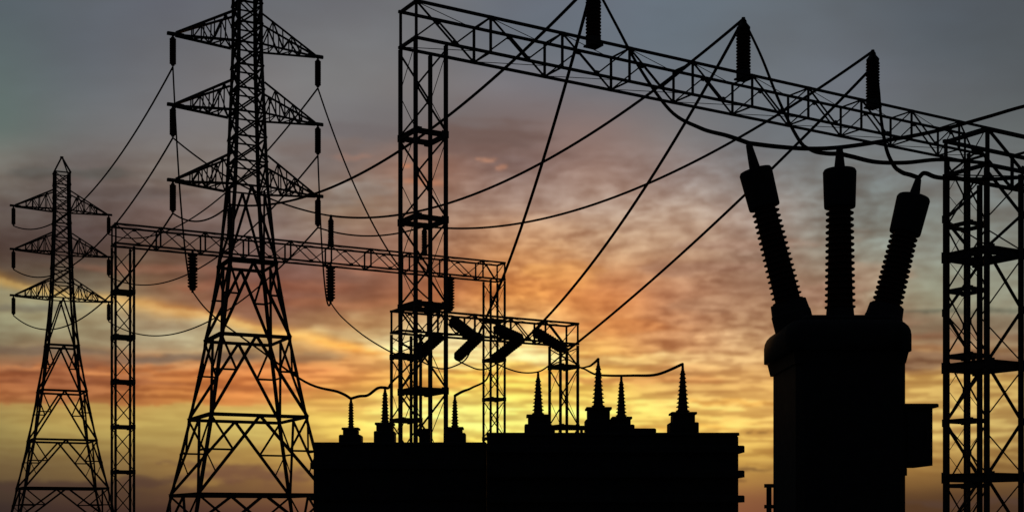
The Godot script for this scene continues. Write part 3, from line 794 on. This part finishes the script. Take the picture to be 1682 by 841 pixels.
func build_transformers(pulls: Dictionary, hangs: Array, tops: Array, near: Callable):
	# ---- two low transformers side by side in the middle
	var left := thing("power_transformer", "lower long black transformer on the left with three thin bushings", "transformer", Vector3(-1.971, 0, -24.3))
	tank(left, Vector3(3.03, 2.97, 1.7), [2.55, 2.0, 1.45], 0.05, -1.0)
	for q in [[-0.956, 0.309, 0.093, 0.398, 0.177, 0.530, 0.062, 0.048], [-0.337, 0.342, 0.115, 0.376, 0.244, 0.640, 0.085, 0.05], [0.933, 0.320, 0.070, 0.398, 0.210, 0.574, 0.075, 0.045]]:
		turret(left, Vector3(q[0], 3.014, 0), q[1], q[2], q[3], q[4])
		small_bushing(left, Vector3(q[0], 3.014 + q[4] + q[2] + 0.04, 0), q[5], q[6], q[7], 9)
	part(left, "valve_box", box_mesh(Vector3(0.16, 0.36, 0.16), 0.02), M.paint, Transform3D(Basis(), Vector3(0.41, 2.95, 0)))
	var right := thing("power_transformer", "taller long black transformer on the right with four bushings on stepped boxes", "transformer", Vector3(1.745, 0, -24.0))
	tank(right, Vector3(4.36, 3.12, 1.7), [2.82, 2.39, 1.96, 1.53], 0.09, 1.0)
	for q in [[-1.276, 0.425, 0.135, 0.491, 0.203, 0.764, 0.115, 0.05], [-0.196, 0.458, 0.178, 0.480, 0.290, 0.873, 0.125, 0.05], [0.197, 0.360, 0.102, 0.436, 0.181, 0.731, 0.105, 0.045], [1.320, 0.458, 0.145, 0.513, 0.236, 0.873, 0.13, 0.05]]:
		turret(right, Vector3(q[0], 3.155, 0.0 if q[0] != 0.197 else 0.25), q[1], q[2], q[3], q[4])
		small_bushing(right, Vector3(q[0], 3.155 + q[4] + q[2] + 0.04, 0.0 if q[0] != 0.197 else 0.25), q[5], q[6], q[7], 10)
	part(right, "cover_box", box_mesh(Vector3(0.75, 0.16, 0.6), 0.02), M.paint, Transform3D(Basis(), Vector3(0.44, 3.12, 0)))
	var pipe := bundle(right, "oil_pipe")
	part(pipe, "pipe", tube([Vector3(-1.1, 3.30, 0.05), Vector3(-0.4, 3.30, 0.05)], 0.045, 10), M.paint)
	for x in [-1.0, -0.5]:
		part(pipe, "bracket", box_mesh(Vector3(0.05, 0.16, 0.05)), M.paint, Transform3D(Basis(), Vector3(x, 3.15, 0.05)))

	# ---- the tall breaker with three spread bushings on the right
	var b := thing("circuit_breaker", "tall black tank with three large ribbed bushings spread like a fan", "breaker", Vector3(4.2, 0, -17.3))
	part(b, "plinth", box_mesh(Vector3(2.2, 0.3, 2.4), 0.03), M.concrete)
	part(b, "tank", box_mesh(Vector3(1.36, 3.42, 1.6), 0.09), M.paint, Transform3D(Basis(), Vector3(0, 0.3, 0)))
	part(b, "collar", lathe_box(1.365, 1.605, 1.43, 1.67, 0.16), M.paint, Transform3D(Basis(), Vector3(-0.02, 3.60, 0)))
	part(b, "lid", domed(1.57, 1.76, 0.20, 0.20, 0.19), M.paint, Transform3D(Basis(), Vector3(-0.025, 3.76, 0)))
	part(b, "top_plate", box_mesh(Vector3(1.14, 0.08, 1.2), 0.03), M.paint, Transform3D(Basis(), Vector3(0.02, 4.15, 0)))
	var o := Vector3(4.2, 0, -17.3)
	big_bushing(b, Vector3(3.622, 4.284, -17.3) - o, Vector3(3.271, 5.710, -17.3) - o, Vector3(3.138, 6.190, -17.3) - o, Vector3(3.060, 6.536, -17.3) - o, 17, 0.255)
	big_bushing(b, Vector3(4.246, 4.20, -17.3) - o, Vector3(4.246, 5.710, -17.3) - o, Vector3(4.246, 6.198, -17.3) - o, Vector3(4.239, 6.497, -17.3) - o, 16, 0.19)
	big_bushing(b, Vector3(4.800, 4.235, -17.3) - o, Vector3(5.104, 5.372, -17.3) - o, Vector3(5.216, 5.845, -17.3) - o, Vector3(5.262, 6.086, -17.3) - o, 14, 0.245)
	var cab := bundle(b, "control_cabinet", Transform3D(Basis(), Vector3(0.84, 2.34, 0.32)))
	part(cab, "case", box_mesh(Vector3(0.36, 0.72, 0.8), 0.012), M.paint)
	part(cab, "roof", box_mesh(Vector3(0.44, 0.045, 0.9), 0.01), M.paint, Transform3D(Basis(), Vector3(0.02, 0.722, 0)))
	part(cab, "door", box_mesh(Vector3(0.28, 0.62, 0.02), 0.004), M.paint, Transform3D(Basis(), Vector3(0, 0.05, 0.412)))
	part(cab, "handle", box_mesh(Vector3(0.025, 0.12, 0.03), 0.006), M.fitting, Transform3D(Basis(), Vector3(0.1, 0.32, 0.43)))
	var drain := bundle(b, "drain_pipe", Transform3D(Basis(), Vector3(-0.74, 0.3, -0.7)))
	part(drain, "pipe", tube([Vector3.ZERO, Vector3(0, 1.82, 0)], 0.035, 10), M.paint)
	for y in [1.52, 1.8]:
		part(drain, "flange", lathe([[0, 0], [0.065, 0], [0.065, 0.05], [0, 0.05]], 14), M.paint, Transform3D(Basis(), Vector3(0, y, 0)))
	part(b, "lifting_lug", box_mesh(Vector3(0.08, 0.1, 0.06), 0.01), M.paint, Transform3D(Basis(), Vector3(0.69, 2.22, 0.6)))

	# ---- slack jumpers over the transformers
	var r := 0.027
	var ends := {}
	for q in pulls:
		ends[q] = pulls[q][1]
	var t576 := Vector3(-2.927, 3.854, -24.3)
	var t632 := Vector3(-2.308, 4.055, -24.3)
	var t747 := Vector3(-1.038, 3.909, -24.3)
	var t983 := Vector3(1.549, 4.536, -24.0)
	var t1122 := Vector3(3.065, 4.449, -24.0)
	wire("bushing_lead", "slack wire from the far gantry's left hanging insulator down to the leftmost thin bushing", "leads to the transformers", eased([hangs[0], Vector3(-10.596, 8.857, -47.0), Vector3(-7.099, 6.398, -38.0), Vector3(-4.650, 4.741, -30.0), Vector3(-3.315, 4.088, -25.5), t576]), r)
	wire("bushing_lead", "slack wire from the leftmost thin bushing over the second one to the low gantry", "leads to the transformers", eased([t576, Vector3(-2.807, 3.926, -24.6), Vector3(-2.639, 3.938, -24.5), Vector3(-2.451, 4.055, -24.4), t632, Vector3(-2.40, 4.22, -26.0), Vector3(-2.762, 4.856, -31.0), Vector3(-3.173, 5.954, -39.0), ends.b1]), r)
	wire("jumper_wire", "slack wire from the middle hanging insulator to the leftmost slanting insulator", "jumpers of the low gantry", eased([hangs[1], Vector3(-6.897, 9.800, -54.0), Vector3(-5.759, 8.723, -51.5), Vector3(-4.635, 7.888, -49.5), Vector3(-3.966, 7.506, -48.2), ends.b1]), r)
	wire("jumper_wire", "short hanging loop between the two leftmost slanting insulators", "jumpers of the low gantry", eased([ends.b1, Vector3(-2.768, 6.999, -47.2), Vector3(-2.289, 6.968, -47.3), Vector3(-1.70, 7.12, -46.6), Vector3(-1.411, 7.3, -45.2), ends.a1]), r)
	wire("jumper_wire", "short hanging loop between the third and fourth slanting insulators", "jumpers of the low gantry", eased([ends.b2, Vector3(-1.62, 7.16, -48.0), Vector3(-1.183, 7.002, -48.0), Vector3(-0.772, 7.035, -47.6), Vector3(-0.2, 7.3, -46.6), ends.a2]), r)
	wire("jumper_wire", "short hanging loop between the two rightmost slanting insulators", "jumpers of the low gantry", eased([ends.b3, Vector3(-0.198, 7.10, -48.5), Vector3(0.345, 6.839, -47.5), Vector3(0.897, 6.806, -47.0), Vector3(1.255, 6.976, -46.8), Vector3(1.670, 7.280, -46.5), ends.a3]), r)
	wire("bushing_lead", "slack wire rising from the third thin bushing to the low gantry", "leads to the transformers", eased([t747, Vector3(-0.957, 4.146, -26.0), Vector3(-0.960, 4.798, -32.0), Vector3(-0.764, 5.949, -41.0), ends.b3]), r)
	wire("bushing_lead", "short wire from the rightmost slanting insulator to the tallest stepped bushing", "leads to the transformers", eased([ends.a3, Vector3(2.230, 6.773, -45.0), Vector3(2.05, 5.758, -36.0), Vector3(1.77, 5.035, -29.0), t983]), r)
	wire("bushing_lead", "long flat slack wire from the low gantry to the rightmost stepped bushing", "leads to the transformers", eased([ends.a3, Vector3(2.230, 6.793, -45.0), Vector3(2.200, 6.118, -40.0), Vector3(2.117, 5.332, -34.0), Vector3(2.168, 4.877, -30.0), Vector3(2.442, 4.560, -27.0), Vector3(2.716, 4.370, -25.0), t1122]), r)

	# ---- leads from the posts to the breaker and on to the near gantry
	var u1 := Vector3(3.060, 6.536, -17.3)
	var u2 := Vector3(4.240, 6.40, -17.3)
	var u3 := Vector3(5.262, 6.086, -17.3)
	var post: Vector3 = near.call(2.7, 0.45, 8.14)
	post_insulator("post insulator on the near gantry beyond its first column", "post insulators on the near gantry", post, 1.05, 0.15, 9, deg_to_rad(31))
	wire("breaker_lead", "thick wire curving from the cut-off post insulator down to the left leaning bushing", "leads of the breaker", eased([tops[0], Vector3(2.293, 12.561, -29.5), Vector3(2.565, 10.782, -27.0), Vector3(2.767, 8.857, -23.5), Vector3(2.879, 7.664, -20.5), Vector3(2.961, 6.944, -18.4), u1]), 0.03)
	wire("breaker_lead", "thick wire from the left leaning bushing rising to the right edge", "leads of the breaker", eased([u1, Vector3(3.512, 6.572, -17.6), Vector3(4.001, 6.658, -18.0), Vector3(4.532, 6.813, -18.5), Vector3(5.315, 7.093, -19.2), Vector3(6.513, 7.617, -20.5), Vector3(7.719, 8.210, -21.8), Vector3(8.639, 8.634, -22.6), post + Vector3.UP * 1.04]), 0.03)
	wire("breaker_lead", "thick wire from the middle post insulator down to the upright bushing", "leads of the breaker", eased([tops[1], Vector3(5.763, 12.409, -31.0), Vector3(5.388, 10.107, -27.0), Vector3(4.817, 8.061, -22.5), Vector3(4.491, 7.182, -20.0), Vector3(4.301, 6.674, -18.3), u2]), 0.03)
	wire("breaker_lead", "thick slack wire from the upright bushing to the near gantry", "leads of the breaker", eased([u2, Vector3(4.472, 6.444, -17.6), Vector3(4.983, 6.558, -18.3), Vector3(5.664, 6.788, -19.2), Vector3(6.607, 7.179, -20.5), near.call(0.0, 0.0, 7.52)]), 0.03)
	wire("breaker_lead", "thick wire from the right post insulator down to the right leaning bushing", "leads of the breaker", eased([tops[2], Vector3(9.045, 12.350, -33.0), Vector3(7.450, 9.800, -27.0), Vector3(6.150, 7.800, -22.0), Vector3(5.558, 6.841, -19.5), Vector3(5.340, 6.416, -18.3), Vector3(5.248, 6.200, -17.6), u3]), 0.03)
	wire("breaker_lead", "thick slack wire from the right leaning bushing past the near gantry's legs", "leads of the breaker", eased([u3, Vector3(5.401, 6.200, -17.5), Vector3(5.719, 6.274, -18.0), Vector3(6.382, 6.502, -19.0), Vector3(7.554, 6.957, -20.8), Vector3(8.606, 7.366, -22.3), near.call(1.75, 0.0, 7.50)]), 0.03)

func domed(x: float, z: float, wall: float, corner_r: float, round_r: float) -> ArrayMesh:
	# a lid with rounded corners whose rim rolls over into a flat top
	var st := start()
	st.set_smooth_group(0)
	var loops := []
	var steps := [[0.0, 0.0], [wall, 0.0]]
	for i in range(1, 6):
		var q := PI / 2 * i / 5.0
		steps.append([wall + round_r * sin(q), round_r * (1.0 - cos(q)) * 0.9])
	for v in steps:
		var loop := []
		var r: float = corner_r - v[1] * 0.5
		for k in 4:
			var cx: float = (x / 2 - v[1] - r) * [1, 1, -1, -1][k]
			var cz: float = (z / 2 - v[1] - r) * [1, -1, -1, 1][k]
			for i in 6:
				var q: float = PI / 2 - PI / 2 * k - PI / 2 * i / 5.0
				loop.append(Vector3(cx + r * cos(q), v[0], cz + r * sin(q)))
		loops.append(loop)
	for k in loops.size() - 1:
		for i in 24:
			quad(st, loops[k][i], loops[k + 1][i], loops[k + 1][(i + 1) % 24], loops[k][(i + 1) % 24])
	for i in range(1, 23):
		tri(st, loops[-1][0], loops[-1][i + 1], loops[-1][i])
		tri(st, loops[0][0], loops[0][i], loops[0][i + 1])
	return finish(st)

func lathe_box(x0: float, z0: float, x1: float, z1: float, tall: float) -> ArrayMesh:
	# a short frustum between two rectangles
	var st := start()
	var a := [Vector3(x0, 0, z0) / 2, Vector3(x0, 0, -z0) / 2, Vector3(-x0, 0, -z0) / 2, Vector3(-x0, 0, z0) / 2]
	var b := [Vector3(x1, 2 * tall, z1) / 2, Vector3(x1, 2 * tall, -z1) / 2, Vector3(-x1, 2 * tall, -z1) / 2, Vector3(-x1, 2 * tall, z1) / 2]
	for i in 4:
		quad(st, a[i], b[i], b[(i + 1) % 4], a[(i + 1) % 4])
	quad(st, b[0], b[3], b[2], b[1])
	return finish(st)
